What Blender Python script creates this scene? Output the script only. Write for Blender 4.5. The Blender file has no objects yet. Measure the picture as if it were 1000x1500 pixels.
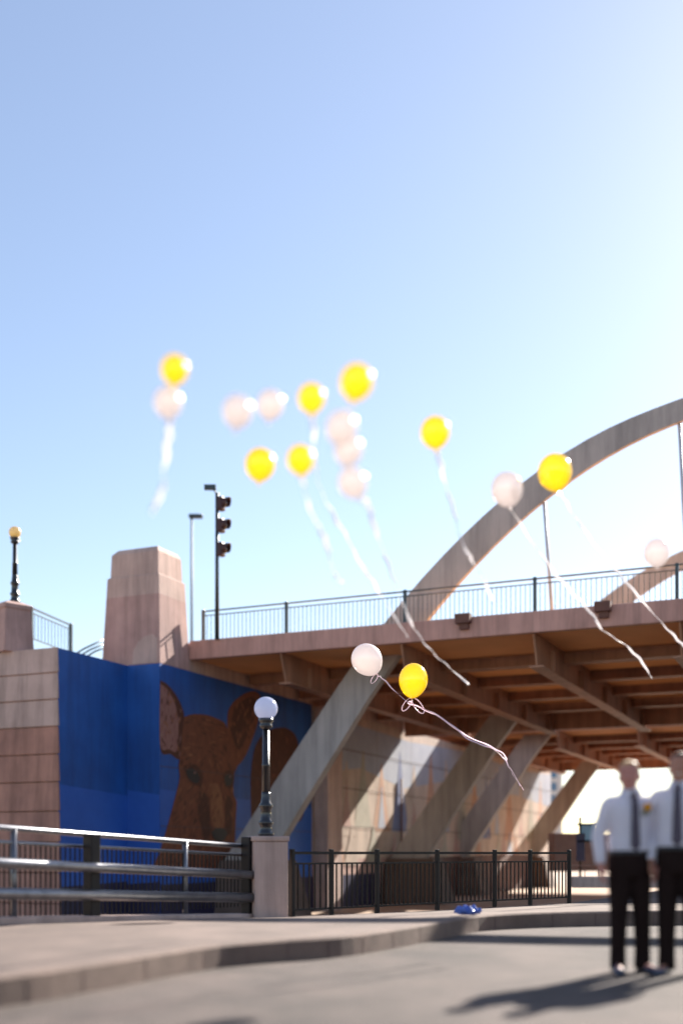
import bpy, bmesh, math, random
from mathutils import Vector, Matrix
R = math.radians
random.seed(7)
S = bpy.context.scene
COL = S.collection

# ------------------------------------------------------------------ camera, sky, sun, exposure
F = 1687.0                       # focal length in photo pixels (photo 1000 x 1500)
CAMZ = 1.0
cam = bpy.data.cameras.new('camera'); camo = bpy.data.objects.new('camera', cam); COL.objects.link(camo)
camo.location = (0, 0, CAMZ); camo.rotation_euler = (R(90), 0, 0)
cam.sensor_fit = 'VERTICAL'; cam.sensor_height = 36; cam.sensor_width = 24
cam.lens = F/1500*36; cam.shift_y = 0.3333
cam.clip_start = 0.05; cam.clip_end = 6000
cam.dof.use_dof = True; cam.dof.focus_distance = 21.5; cam.dof.aperture_fstop = cam.lens/1000/0.107
S.camera = camo
SUN_EL, SUN_AZ = R(31), R(35.5)      # azimuth measured from +Y towards +X
W = bpy.data.worlds.new('World'); S.world = W; W.use_nodes = True
wn = W.node_tree.nodes; wl = W.node_tree.links; wn.clear()
sky = wn.new('ShaderNodeTexSky'); sky.sky_type = 'NISHITA'; sky.sun_disc = False
sky.sun_elevation = SUN_EL; sky.sun_rotation = SUN_AZ
sky.altitude = 0; sky.air_density = 1.0; sky.dust_density = 0.3; sky.ozone_density = 1.0
bg = wn.new('ShaderNodeBackground'); bg.inputs[1].default_value = 0.06
wo = wn.new('ShaderNodeOutputWorld')
hz = wn.new('ShaderNodeMix'); hz.data_type = 'RGBA'; hz.blend_type = 'ADD'; hz.inputs[0].default_value = 1
hz.inputs[7].default_value = (.42, .38, .62, 1)          # thin pale veil over the whole sky
tn = wn.new('ShaderNodeMix'); tn.data_type = 'RGBA'; tn.blend_type = 'MULTIPLY'; tn.inputs[0].default_value = 1
tn.inputs[7].default_value = (1.03, 1.0, .95, 1)         # camera white balance of the sky
wl.new(sky.outputs[0], tn.inputs[6]); wl.new(tn.outputs[2], hz.inputs[6]); wl.new(hz.outputs[2], bg.inputs[0]); wl.new(bg.outputs[0], wo.inputs[0])
sl = bpy.data.lights.new('sun', 'SUN'); so = bpy.data.objects.new('sun', sl); COL.objects.link(so)
sl.energy = 5.0; sl.angle = R(0.5); sl.color = (1.0, 0.93, 0.83)
sd = Vector((math.sin(SUN_AZ)*math.cos(SUN_EL), math.cos(SUN_AZ)*math.cos(SUN_EL), math.sin(SUN_EL)))
so.rotation_euler = sd.to_track_quat('Z', 'Y').to_euler(); so.location = sd*60
S.view_settings.view_transform = 'Standard'; S.view_settings.look = 'None'
S.view_settings.exposure = 1.6; S.view_settings.gamma = 1
S.cycles.use_denoising = True
S.cycles.max_bounces = 8; S.cycles.sample_clamp_indirect = 8

# ------------------------------------------------------------------ materials
MATS = {}
def mat(name, col, col2=None, scale=3.0, rough=0.7, metal=0.0, bump=0.0, bscale=40.0, trans=0.0, coat=0.0, detail=5, stretch=None, spec=0.5, streak=None):
    if name in MATS: return MATS[name]
    m = bpy.data.materials.new(name); m.use_nodes = True
    n = m.node_tree.nodes; l = m.node_tree.links
    p = n['Principled BSDF']; p.inputs['Roughness'].default_value = rough; p.inputs['Metallic'].default_value = metal
    p.inputs['Specular IOR Level'].default_value = spec
    p.inputs['Coat Weight'].default_value = coat; p.inputs['Coat Roughness'].default_value = 0.06
    tc = n.new('ShaderNodeTexCoord'); mp = n.new('ShaderNodeMapping')
    if stretch: mp.inputs['Scale'].default_value = stretch
    l.new(tc.outputs['Object'], mp.inputs['Vector'])
    nz = n.new('ShaderNodeTexNoise'); nz.inputs['Scale'].default_value = scale; nz.inputs['Detail'].default_value = detail
    nz.inputs['Roughness'].default_value = 0.62
    l.new(mp.outputs[0], nz.inputs['Vector'])
    c2 = col2 or tuple(c*0.78 for c in col)
    rp = n.new('ShaderNodeValToRGB'); rp.color_ramp.elements[0].position = .33; rp.color_ramp.elements[1].position = .68
    rp.color_ramp.elements[0].color = (*c2, 1); rp.color_ramp.elements[1].color = (*col, 1)
    l.new(nz.outputs['Fac'], rp.inputs['Fac']); csock = rp.outputs['Color']
    if streak:                        # weather stains with a shape of their own
        m2 = n.new('ShaderNodeMapping'); m2.inputs['Scale'].default_value = streak[1]; l.new(tc.outputs['Object'], m2.inputs['Vector'])
        n3 = n.new('ShaderNodeTexNoise'); n3.inputs['Scale'].default_value = 1.0; n3.inputs['Detail'].default_value = 6; n3.inputs['Roughness'].default_value = .7
        l.new(m2.outputs[0], n3.inputs['Vector'])
        r3 = n.new('ShaderNodeMapRange'); r3.inputs[1].default_value = .42; r3.inputs[2].default_value = .66; r3.inputs[3].default_value = 1.0+streak[0]*.25; r3.inputs[4].default_value = 1.0-streak[0]
        l.new(n3.outputs['Fac'], r3.inputs[0])
        mm = n.new('ShaderNodeMix'); mm.data_type = 'RGBA'; mm.blend_type = 'MULTIPLY'; mm.inputs[0].default_value = 1
        l.new(csock, mm.inputs[6]); l.new(r3.outputs[0], mm.inputs[7]); csock = mm.outputs[2]
    l.new(csock, p.inputs['Base Color'])
    if bump:
        n2 = n.new('ShaderNodeTexNoise'); n2.inputs['Scale'].default_value = bscale; n2.inputs['Detail'].default_value = 4
        l.new(mp.outputs[0], n2.inputs['Vector'])
        b = n.new('ShaderNodeBump'); b.inputs['Strength'].default_value = bump; b.inputs['Distance'].default_value = 0.02
        l.new(n2.outputs['Fac'], b.inputs['Height']); l.new(b.outputs['Normal'], p.inputs['Normal'])
    if trans:
        t = n.new('ShaderNodeBsdfTranslucent'); l.new(rp.outputs['Color'], t.inputs['Color'])
        mx = n.new('ShaderNodeMixShader'); mx.inputs[0].default_value = trans
        out = n['Material Output']
        l.new(p.outputs[0], mx.inputs[1]); l.new(t.outputs[0], mx.inputs[2]); l.new(mx.outputs[0], out.inputs['Surface'])
    MATS[name] = m
    return m
def M(n): return MATS[n]
def glossy_coat(n):
    p = MATS[n].node_tree.nodes['Principled BSDF']; p.inputs['Coat IOR'].default_value = 2.4; p.inputs['Coat Roughness'].default_value = .10
def clear_part(n, f):             # thin latex lets some light straight through
    nt = MATS[n].node_tree; out = nt.nodes['Material Output']; src = out.inputs['Surface'].links[0].from_socket
    t = nt.nodes.new('ShaderNodeBsdfTransparent'); t.inputs[0].default_value = (1, .98, .96, 1) if n == 'white_latex' else (1, .80, .10, 1)
    mx = nt.nodes.new('ShaderNodeMixShader'); mx.inputs[0].default_value = f
    nt.links.new(src, mx.inputs[1]); nt.links.new(t.outputs[0], mx.inputs[2]); nt.links.new(mx.outputs[0], out.inputs['Surface'])
mat('asphalt', (.098,.071,.061), (.058,.043,.038), 1.3, .9, bump=.5, bscale=120, streak=(.6,(.4,.25,.4)))
mat('pavement', (.175,.125,.104), (.125,.088,.072), 1.1, .88, bump=.3, bscale=90, streak=(.35,(.5,.3,.5)))
mat('kerb_stone', (.185,.128,.104), (.115,.08,.066), 2.0, .9, bump=.4, bscale=60)
mat('channel_concrete', (.40,.28,.20), (.31,.215,.155), .6, .9, bump=.3)
mat('pink_concrete', (.52,.335,.295), (.42,.265,.235), 1.2, .85, bump=.25, bscale=50, streak=(0.3,(2.2,2.2,.18)))
mat('pale_concrete', (.56,.41,.36), (.46,.33,.285), .9, .85, bump=.25, bscale=50, streak=(0.3,(2.2,2.2,.18)))
mat('brown_stone', (.46,.24,.18), (.34,.18,.14), .9, .88, bump=.35, bscale=45, streak=(0.3,(2.2,2.2,.18)))
mat('fascia_paint', (.60,.33,.27), (.50,.27,.22), .8, .6, bump=.1, streak=(0.3,(2.2,2.2,.18)))
mat('soffit', (.85,.40,.155), (.72,.33,.125), .5, .8, bump=.1)
mat('beam_paint', (.42,.215,.13), (.33,.165,.10), .8, .55, bump=.08, streak=(0.3,(2.2,2.2,.18)))
mat('arch_paint', (.44,.395,.37), (.36,.325,.305), .5, .5, bump=.06, streak=(0.3,(2.2,2.2,.18)))
mat('dark_box', (.16,.06,.04), None, 3, .6)
mat('green_black_paint', (.018,.035,.04), None, 8, .35, coat=.3)
mat('black_paint', (.012,.012,.016), None, 8, .3, coat=.5)
mat('picket_paint', (.010,.008,.009), None, 8, .5, spec=.25)
mat('galvanized', (.26,.26,.28), (.16,.16,.18), 6, .32, metal=.7, bump=.05)
mat('rail_paint_dark', (.016,.012,.012), None, 5, .5, spec=.3)
mat('pole_grey', (.22,.25,.28), None, 5, .6)
mat('shade_dark_concrete', (.17,.115,.09), (.11,.075,.06), .8, .9, bump=.3)  # thrust block concrete, darkened in colour to imitate the shade there
mat('cable', (.58,.60,.64), None, 5, .4)
mat('signal_housing', (.05,.012,.012), None, 4, .5)
mat('mural_blue', (.012,.105,.40), (.008,.07,.29), .5, .6, bump=.1, streak=(0.25,(2.2,2.2,.18)))
mat('mural_blue_light', (.028,.125,.50), (.018,.095,.40), .5, .6)
mat('fur', (0.2430,0.0793,0.0360), (0.1530,0.0467,0.0234), 2.6, .75, stretch=(3,3,1), detail=9)
mat('fur_dark', (0.1224,0.0396,0.0202), (0.0720,0.0230,0.0130), 5, .75, stretch=(3,3,1), detail=9)
mat('fur_ear', (0.3780,0.1890,0.1530), (0.2250,0.0900,0.0720), 4, .75, stretch=(3,3,1), detail=9)
mat('fur_light', (0.3402,0.1323,0.0567), (0.2552,0.0945,0.0425), 5, .75)
mat('fur_muzzle', (0.1728,0.0570,0.0294), (0.1080,0.0346,0.0190), 3, .75, detail=9)
mat('mural_dark', (.02,.015,.02), None, 5, .6)
mat('mural_pale_blue', (.42,.44,.50), (.34,.36,.44), 1.0, .8, bump=.15)
mat('mural_deep_blue', (.20,.23,.38), (.15,.17,.30), 1.0, .8, bump=.15)
mat('mural_orange', (.56,.33,.22), (.46,.26,.18), 1.0, .8, bump=.15)
mat('mural_green', (.47,.42,.33), (.38,.34,.27), 1.0, .8, bump=.15)
mat('mural_cream', (.60,.47,.38), (.50,.385,.31), 1.0, .8, bump=.15, streak=(0.25,(2.2,2.2,.18)))
mat('mural_rose', (.52,.33,.28), (.42,.26,.22), 1.0, .8, bump=.15)
mat('shade_umber', (.13,.065,.05), (.09,.045,.036), 1.0, .85)  # brown for the shade painted on the lower wall
mat('groove', (.14,.09,.08), None, 4, .9)
mat('white_latex', (.90,.82,.80), (.87,.79,.77), 3, .25, trans=.46, coat=1)
mat('yellow_latex', (1.0,.79,.06), (1.0,.76,.05), 3, .25, trans=.6, coat=1)
mat('white_ribbon', (.97,.94,.94), (.95,.92,.92), 20, .25, trans=.62, coat=.3)
mat('pink_ribbon', (.97,.84,.90), (.95,.82,.88), 20, .25, trans=.62, coat=.3)
mat('skin', (.50,.22,.17), (.44,.18,.14), 12, .5)
mat('skin_tan', (.42,.20,.13), (.36,.165,.105), 12, .5)
mat('shirt_cloth', (.80,.79,.88), (.74,.73,.83), 4, .85, bump=.5, bscale=11, trans=.26)
mat('trouser_cloth', (.017,.009,.008), None, 10, .9, spec=.15, bump=.4, bscale=12)
mat('tie_cloth', (.07,.055,.085), None, 30, .6)
mat('shoe_leather', (.05,.06,.10), None, 10, .3, coat=.4)
mat('blond_hair', (.66,.46,.25), (.5,.33,.17), 40, .5, trans=.3)
mat('dark_hair', (.05,.03,.02), None, 40, .6)
mat('yellow_petals', (.95,.50,.01), (.85,.38,.01), 30, .6, trans=.3)
mat('leaf', (.09,.13,.03), None, 20, .6)
mat('eye_dark', (.02,.015,.012), None, 5, .2)
mat('lip', (.36,.14,.12), None, 5, .4)
mat('teeth', (.8,.76,.7), None, 5, .3)
mat('globe_glass', (.62,.66,.80), (.58,.62,.76), 2, .18, trans=.55, coat=.6)
mat('amber_globe', (.85,.70,.38), (.8,.64,.34), 2, .18, trans=.5, coat=.6)
mat('office_wall', (.70,.66,.62), (.62,.58,.55), .2, .8)
mat('office_glass', (.10,.20,.34), (.08,.16,.28), .3, .15)
mat('brick_wall', (.33,.19,.15), (.25,.14,.11), 1.5, .9, bump=.3)
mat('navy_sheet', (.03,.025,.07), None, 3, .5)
mat('sign_blue', (.20,.36,.52), None, 3, .4)
mat('blue_plastic', (.13,.22,.62), (.1,.17,.5), 10, .35, trans=.2)

for n_ in ('white_latex','yellow_latex','amber_globe'): glossy_coat(n_)
clear_part('white_latex', .16); clear_part('yellow_latex', .26)

# ------------------------------------------------------------------ helpers
ORG = {}
def P(u, v, Y):                   # photo pixel + distance -> a point in the place
    return Vector(((u-500)/F*Y, Y, CAMZ+(1250-v)/F*Y))
def tag(o, label=None, cat=None, group=None, kind=None):
    if label: o['label'] = label
    if cat: o['category'] = cat
    if group: o['group'] = group
    if kind: o['kind'] = kind
    return o
def thing(name, loc, label, cat, group=None):
    o = bpy.data.objects.new(name, None); COL.objects.link(o); o.location = loc
    o.empty_display_size = .2
    ORG[o.name] = Vector(loc)
    return tag(o, label, cat, group)
class MB:
    def __init__(s): s.v = []; s.f = []; s.m = []; s.sm = []
    def add(s, vs, fs, mi=0, smooth=False):
        b = len(s.v); s.v += [Vector(x) for x in vs]
        for f in fs: s.f.append([b+i for i in f]); s.m.append(mi); s.sm.append(smooth)
    def hexa(s, p, mi=0):         # 8 corners, bottom ring then top ring
        s.add(p, [(0,3,2,1),(4,5,6,7),(0,1,5,4),(1,2,6,5),(2,3,7,6),(3,0,4,7)], mi)
    def box(s, c, size, ax=None, ay=None, az=None, mi=0):
        ax = Vector(ax).normalized() if ax is not None else Vector((1,0,0))
        az = Vector(az).normalized() if az is not None else Vector((0,0,1))
        ay = Vector(ay).normalized() if ay is not None else az.cross(ax).normalized()
        c = Vector(c); x, y, z = size[0]/2, size[1]/2, size[2]/2
        s.hexa([c+ax*a*x+ay*b*y+az*e*z for e in (-1,1) for a, b in ((-1,-1),(1,-1),(1,1),(-1,1))], mi)
    def bar(s, a, b, w, h, mi=0): # rectangular bar from a to b
        a, b = Vector(a), Vector(b); d = (b-a)
        up = Vector((0,0,1))
        if abs(d.normalized().z) > .95: up = Vector((0.4,.9,0)).normalized()
        side = d.cross(up).normalized(); up2 = side.cross(d).normalized()
        s.box((a+b)/2, (d.length, w, h), d, side, up2, mi)
    def tube(s, pts, rad, seg=10, mi=0, flat=1.0, twist=None, smooth=True, caps=True, ref=None):
        pts = [Vector(p) for p in pts]; n = len(pts)
        rad = rad if isinstance(rad, (list, tuple)) else [rad]*n
        vs = []
        r0 = Vector(ref) if ref is not None else None
        for i in range(n):
            t = (pts[min(i+1,n-1)]-pts[max(i-1,0)]).normalized()
            if r0 is None:
                r0 = Vector((1,0,0)) if abs(t.x) < .8 else Vector((0,1,0))
            u = (r0-t*r0.dot(t)).normalized(); w = t.cross(u); r0 = u
            if twist is not None:
                a = twist[i]; u, w = u*math.cos(a)+w*math.sin(a), w*math.cos(a)-u*math.sin(a)
            fl = flat[i] if isinstance(flat, (list, tuple)) else flat
            for k in range(seg):
                a = 2*math.pi*k/seg
                vs.append(pts[i]+u*math.cos(a)*rad[i]+w*math.sin(a)*rad[i]*fl)
        fs = [(i*seg+k, i*seg+(k+1)%seg, (i+1)*seg+(k+1)%seg, (i+1)*seg+k) for i in range(n-1) for k in range(seg)]
        s.add(vs, fs, mi, smooth)
        if caps:
            b = len(s.v)-len(vs)
            s.f.append([b+k for k in range(seg)][::-1]); s.m.append(mi); s.sm.append(False)
            s.f.append([b+(n-1)*seg+k for k in range(seg)]); s.m.append(mi); s.sm.append(False)
    def lathe(s, base, axis, prof, seg=24, mi=0, smooth=True):
        axis = Vector(axis).normalized(); base = Vector(base)
        s.tube_profile = None
        r = Vector((1,0,0)) if abs(axis.x) < .8 else Vector((0,1,0))
        u = (r-axis*r.dot(axis)).normalized(); w = axis.cross(u)
        vs = [base+axis*h+u*math.cos(2*math.pi*k/seg)*q+w*math.sin(2*math.pi*k/seg)*q for q, h in prof for k in range(seg)]
        n = len(prof)
        fs = [(i*seg+k, i*seg+(k+1)%seg, (i+1)*seg+(k+1)%seg, (i+1)*seg+k) for i in range(n-1) for k in range(seg)]
        fs += [tuple(range(seg))[::-1], tuple((n-1)*seg+k for k in range(seg))]
        s.add(vs, fs, mi, smooth)
    def ball(s, c, r, seg=16, mi=0):
        rx, ry, rz = r if isinstance(r, (tuple, list)) else (r, r, r)
        c = Vector(c); rings = seg//2
        vs = [c+Vector((rx*math.sin(math.pi*i/rings)*math.cos(2*math.pi*k/seg), ry*math.sin(math.pi*i/rings)*math.sin(2*math.pi*k/seg), rz*math.cos(math.pi*i/rings))) for i in range(1, rings) for k in range(seg)]
        vs += [c+Vector((0,0,rz)), c-Vector((0,0,rz))]
        t, b = len(vs)-2, len(vs)-1
        fs = [(i*seg+k, (i+1)*seg+k, (i+1)*seg+(k+1)%seg, i*seg+(k+1)%seg) for i in range(rings-2) for k in range(seg)]
        fs += [(t, k, (k+1)%seg) for k in range(seg)] + [(b, (rings-2)*seg+(k+1)%seg, (rings-2)*seg+k) for k in range(seg)]
        s.add(vs, fs, mi, True)
    def build(s, name, mats, parent=None, bevel=0.0, fix=True):
        me = bpy.data.meshes.new(name)
        og = ORG[parent.name] if parent else Vector((0,0,0))
        me.from_pydata([tuple(v-og) for v in s.v], [], s.f)
        for m in (mats if isinstance(mats, (list, tuple)) else [mats]): me.materials.append(MATS[m])
        for p, mi, sm in zip(me.polygons, s.m, s.sm): p.material_index = mi; p.use_smooth = sm
        if fix:
            bm = bmesh.new(); bm.from_mesh(me); bmesh.ops.recalc_face_normals(bm, faces=bm.faces); bm.to_mesh(me); bm.free()
        o = bpy.data.objects.new(name, me); COL.objects.link(o)
        if parent: o.parent = parent
        ORG[o.name] = og
        if bevel:
            b = o.modifiers.new('bevel', 'BEVEL'); b.width = bevel; b.segments = 2; b.limit_method = 'ANGLE'
        return o
def spline(pts, n=8):             # Catmull-Rom through points
    pts = [Vector(p) for p in pts]; out = []
    q = [pts[0]*2-pts[1]]+pts+[pts[-1]*2-pts[-2]]
    for i in range(1, len(q)-2):
        a, b, c, d = q[i-1:i+3]
        for k in range(n):
            t = k/n
            out.append(.5*((2*b)+(c-a)*t+(2*a-5*b+4*c-d)*t*t+(3*b-a-3*c+d)*t**3))
    out.append(pts[-1]); return out

# ------------------------------------------------------------------ the bridge's own axes
A0 = Vector((-5.55, 42.2)); D = Vector((.914, -.406)).normalized(); N = Vector((.406, .914)).normalized()
D3 = Vector((D.x, D.y, 0)); N3 = Vector((N.x, N.y, 0))
def B(t, w, z):
    p = A0+D*t+N*w; return Vector((p.x, p.y, z))
def bbox(mb, t0, t1, w0, w1, z0, z1, mi=0):
    mb.hexa([B(t0,w0,z0),B(t1,w0,z0),B(t1,w1,z0),B(t0,w1,z0),B(t0,w0,z1),B(t1,w0,z1),B(t1,w1,z1),B(t0,w1,z1)], mi)
LOW = -1.6                        # level of the path below the street

# ------------------------------------------------------------------ ground, street, sidewalk
g = MB(); g.add([(-2500,-200,LOW),(2500,-200,LOW),(2500,4000,LOW),(-2500,4000,LOW)], [(0,1,2,3)])
tag(g.build('ground', 'channel_concrete'), kind='structure')
# back edge of the street slab: along rail and fence, then along the far bank
back = [(-30,3.0),(-12,6.2),(-4.35,13.5),(-1.0,17.2),(4.35,22.3),(13,40),(31,80),(90,200),(400,600)]
st = MB()
poly = back+[(600,600),(600,-60),(-60,-60),(-60,3)]
n_ = len(poly)
st.add([(x,y,0) for x, y in poly]+[(x,y,LOW-.2) for x, y in poly], [tuple(range(n_))]+[(i,(i+1)%n_,n_+(i+1)%n_,n_+i) for i in range(n_)])
tag(st.build('street', 'asphalt'), kind='structure')
kerb = [(-9,-1.0),(-5.2,3.4),(-3.2,6.1),(-2.2,7.5),(-1.75,8.45),(-1.17,9.85),(-.62,10.55),(0,11.1),(.55,12.1),(1.1,13.3),(1.75,14.7),(2.4,15.35),(3.26,15.8),(4.76,16.1),(8,16.6),(14,17.4),(40,21)]
ks = [Vector((p.x,p.y)) for p in spline([(x,y,0) for x, y in kerb], 5)]
def offs(pts, d):
    out = []
    for i, p in enumerate(pts):
        t = (pts[min(i+1,len(pts)-1)]-pts[max(i-1,0)]).normalized(); out.append(p+Vector((-t.y,t.x))*d)
    return out
HK = .2
kin = offs(ks, .16)
kb = MB()
L_ = len(ks)
vs = [(p.x,p.y,.001) for p in ks]+[(p.x,p.y,HK-.02) for p in ks]+[(p.x*.86+q.x*.14,p.y*.86+q.y*.14,HK) for p, q in zip(ks,kin)]+[(p.x,p.y,HK) for p in kin]+[(p.x,p.y,.001) for p in kin]
kb.add(vs, [(r*L_+i, r*L_+i+1, (r+1)*L_+i+1, (r+1)*L_+i) for r in range(4) for i in range(L_-1)])
tag(kb.build('kerb', 'kerb_stone', fix=True), kind='structure')
# sidewalk sheet from the kerb's inner edge to the back edge
bpath = [(-40,2.5),(-20,4.0),(-12,6.25),(-8,9.8),(-4.35,13.45),(-2.6,15.4),(-1.0,17.15),(1,19),(4.35,22.25),(9,31.5),(30,33),(60,34)]
bs = [Vector((p.x,p.y)) for p in spline([(x,y,0) for x, y in bpath], 6)]
def resample(pts, n):
    ls = [0]
    for i in range(1,len(pts)): ls.append(ls[-1]+(pts[i]-pts[i-1]).length)
    out = []
    j = 0
    for k in range(n):
        s_ = ls[-1]*k/(n-1)
        while j < len(ls)-2 and ls[j+1] < s_: j += 1
        f_ = (s_-ls[j])/max(1e-6,ls[j+1]-ls[j]); out.append(pts[j].lerp(pts[j+1], min(1,f_)))
    return out
sw = MB()
pl = [(p.x,p.y,HK-.004) for p in kin]+[(60,34,.03),(30,33,.03),(9,31.5,.03),(4.35,22.25,.03),(1,19,.03),(-1.0,17.15,.05),(-2.6,15.4,.12),(-4.35,13.45,.18),(-8,9.8,.19),(-12,6.25,.19),(-20,4,.19)]
bm = bmesh.new(); vv = [bm.verts.new(p) for p in pl]; fc = bm.faces.new(vv); bmesh.ops.triangulate(bm, faces=[fc]); bmesh.ops.recalc_face_normals(bm, faces=bm.faces)
me = bpy.data.meshes.new('sidewalk'); bm.to_mesh(me); bm.free(); me.materials.append(M('pavement'))
swo = bpy.data.objects.new('sidewalk', me); COL.objects.link(swo); tag(swo, kind='structure')
jt = MB()
for i in range(4, L_-2, 3):
    a, b_ = kin[i], None
    t_ = (ks[i+1]-ks[i-1]).normalized(); n_2 = Vector((-t_.y, t_.x))
    f_ = ks[i]
    jt.add([(f_.x-t_.x*.008-n_2.x*.004,f_.y-t_.y*.008-n_2.y*.004,.004),(f_.x+t_.x*.008-n_2.x*.004,f_.y+t_.y*.008-n_2.y*.004,.004),(f_.x+t_.x*.008-n_2.x*.004,f_.y+t_.y*.008-n_2.y*.004,HK-.022),(f_.x-t_.x*.008-n_2.x*.004,f_.y-t_.y*.008-n_2.y*.004,HK-.022)], [(0,1,2,3)])
tag(jt.build('kerb_joint', 'groove', fix=False), kind='structure')
# the upper roadway behind the abutment
up = MB(); bbox(up, -60, -2.7, 4, 56, 7.68, 8.7); bbox(up, -40, -9, -7.2, 3.99, 7.68, 8.1)
tag(up.build('upper_street', 'asphalt'), kind='structure')

# ------------------------------------------------------------------ bridges
OC = (-.04801867, 1.76034492, -.25124948); IC = (-.05108602, 1.95290064, -3.33211099)
APX = 22.0
def qv(c, t):                     # height of the rib's outer / inner curve, level at the apex
    if t > APX: t = 2*APX-t
    if c is OC and t < 5.0: return 7.3506+1.36*(t-5.0)
    if c is IC and t < 6.0: return 6.5452+1.47*(t-6.0)
    if t <= 15.6: return c[0]*t*t+c[1]*t+c[2]
    za = c[0]*15.6**2+c[1]*15.6+c[2]; sl_ = 2*c[0]*15.6+c[1]; zb = 16.4 if c is OC else 15.62
    L = APX-15.6; u = (t-15.6)/L
    return (2*u**3-3*u*u+1)*za+(u**3-2*u*u+u)*sl_*L+(-2*u**3+3*u*u)*zb
def arch_mesh(w, sh, ww=1.05, z0=.72):
    # box section arch springing from z0 on one side to z0 on the other
    mb = MB()
    ctr = APX
    def solve(c, lo, hi):
        for _ in range(60):
            m_ = (lo+hi)/2
            if qv(c, m_) < z0: lo = m_
            else: hi = m_
        return lo
    to = solve(OC, -3, ctr); ti = solve(IC, -3, ctr)
    n = 30; rings = []
    for k in range(n+1):
        f_ = k/n
        a = to+(ctr-to)*f_; b = ti+(ctr-ti)*f_
        zi = qv(IC, b); zo = qv(OC, a)
        rings.append((a, zo, b, zi))
    full = rings+[(2*ctr-a, zo, 2*ctr-b, zi) for a, zo, b, zi in rings[-2::-1]]
    vs = []
    for a, zo, b, zi in full:
        ww = .95-.62*min(1, max(0, (zo-3)/9))
        vs += [B(a+sh,w-ww/2,zo), B(a+sh,w+ww/2,zo), B(b+sh,w+ww*.05,zi), B(b+sh,w-ww/2,zi)]
    m = len(full)
    fs = [(i*4+k, i*4+(k+1)%4, (i+1)*4+(k+1)%4, (i+1)*4+k) for i in range(m-1) for k in range(4)]+[(0,1,2,3),tuple((m-1)*4+k for k in range(4))[::-1]]
    mb.add(vs, fs)
    return mb
def bridge(w0, sh, label, hang=True, group=None):
    W_ = 22.8; T0, T1 = 0.0, 46.0
    o = thing('arch_bridge', B(sh, w0, LOW), label, 'bridge', group)
    dk = MB(); bbox(dk, T0+sh, T1+sh, w0+.22, w0+W_-.22, 8.16, 8.72)
    deck = dk.build('deck', 'soffit', o)
    for wa, wb in ((w0, w0+.22), (w0+W_-.22, w0+W_)):
        fb = MB(); bbox(fb, T0+sh-.02, T1+sh, wa, wb, 8.10, 8.78)
        bbox(fb, T0+sh-.02, T1+sh, wa-(.05 if wa == w0 else -.05)-.0, wb-(.05 if wa == w0 else -.05), 8.66, 8.80) if False else None
        fb.build('fascia', 'fascia_paint', o, bevel=.02)
    # floor beams with tapered bracket ends, bottom flange proud
    for k in range(10):
        t = 3.62+4.57*k+sh-(4.57 if False else 0)
        f_ = MB()
        za, zb = 8.158, 7.12
        ws = [(w0+.23, 8.02), (w0+.62, zb), (w0+W_-.62, zb), (w0+W_-.23, 8.02)]
        vs = []
        for s_ in (-.03, .03):
            vs += [B(t+s_, ws[0][0], za)]+[B(t+s_, a, b) for a, b in ws]+[B(t+s_, ws[3][0], za)]
        f_.add(vs, [(0,1,2,3,4,5),(11,10,9,8,7,6)]+[(i,(i+1)%6,6+(i+1)%6,6+i) for i in range(6)])
        sf = f_
        for j in range(5):
            wj = w0+2.35+j*4.5
            bbox(sf, t+.032, t+.2, wj-.012, wj+.012, zb+.01, za-.3); bbox(sf, t-.2, t-.032, wj-.012, wj+.012, zb+.01, za-.3)
        bm_ = f_.build('floor_beam', 'beam_paint', o)
        fl = MB(); bbox(fl, t-.24, t+.24, w0+.56, w0+W_-.56, zb-.05, zb-.002)
        fl.build('flange', 'beam_paint', bm_)
    for j in range(4):
        wj = w0+4.6+j*4.5
        g_ = MB(); bbox(g_, T0+sh+.1, T1+sh-.1, wj-.2, wj+.2, 7.80, 8.155)
        bbox(g_, T0+sh+.1, T1+sh-.1, wj-.30, wj+.30, 7.76, 7.798)
        g_.build('girder', 'beam_paint', o)
    g_ = MB(); bbox(g_, T0+sh+.1, T1+sh-.1, w0+W_-1.0, w0+W_-.8, 7.30, 8.154); g_.build('girder', 'beam_paint', o)
    for wa in (w0+2.75, w0+W_-2.75):
        arch_mesh(wa, sh).build('arch', 'arch_paint', o)
        for k in range(8):
            t = 8.3+4.5*k+sh
            if qv(IC, t-sh-.15) < 9.8: continue
            h_ = MB(); h_.tube([B(t, wa, 8.5), B(t-.33, wa, qv(IC, t-sh-.33)+.1)], .062, 8); h_.build('hanger', 'cable', o)
        for s_ in (0, 1):
            tb = MB(); tc = (1.35 if s_ == 0 else 2*APX-1.35)+sh
            vs = [B(tc+a*1.9, wa+b*1.1, LOW-.1) for a, b in ((-1,-1),(1,-1),(1,1),(-1,1))]+[B(tc+a*1.25, wa+b*.8, .74) for a, b in ((-1,-1),(1,-1),(1,1),(-1,1))]
            tb.hexa(vs); tb.build('thrust_block', 'shade_dark_concrete', o, bevel=.04)
    if hang:
        for k in range(4):
            t = 10.5+4.55*k+sh
            d_ = MB(); bbox(d_, t-.25, t+.25, w0-.26, w0-.003, 8.55, 8.86); bbox(d_, t-.13, t+.17, w0-.16, w0-.003, 8.36, 8.548); d_.build('drain_box', 'dark_box', o)
    return o
bridge(0, 0, 'nearer arch bridge with pink edge beam, its tall rib rising out of frame at right', True)
bridge(29.6, -1.7, 'second arch bridge farther back, glimpsed under the deck of the nearer one', False)

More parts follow.
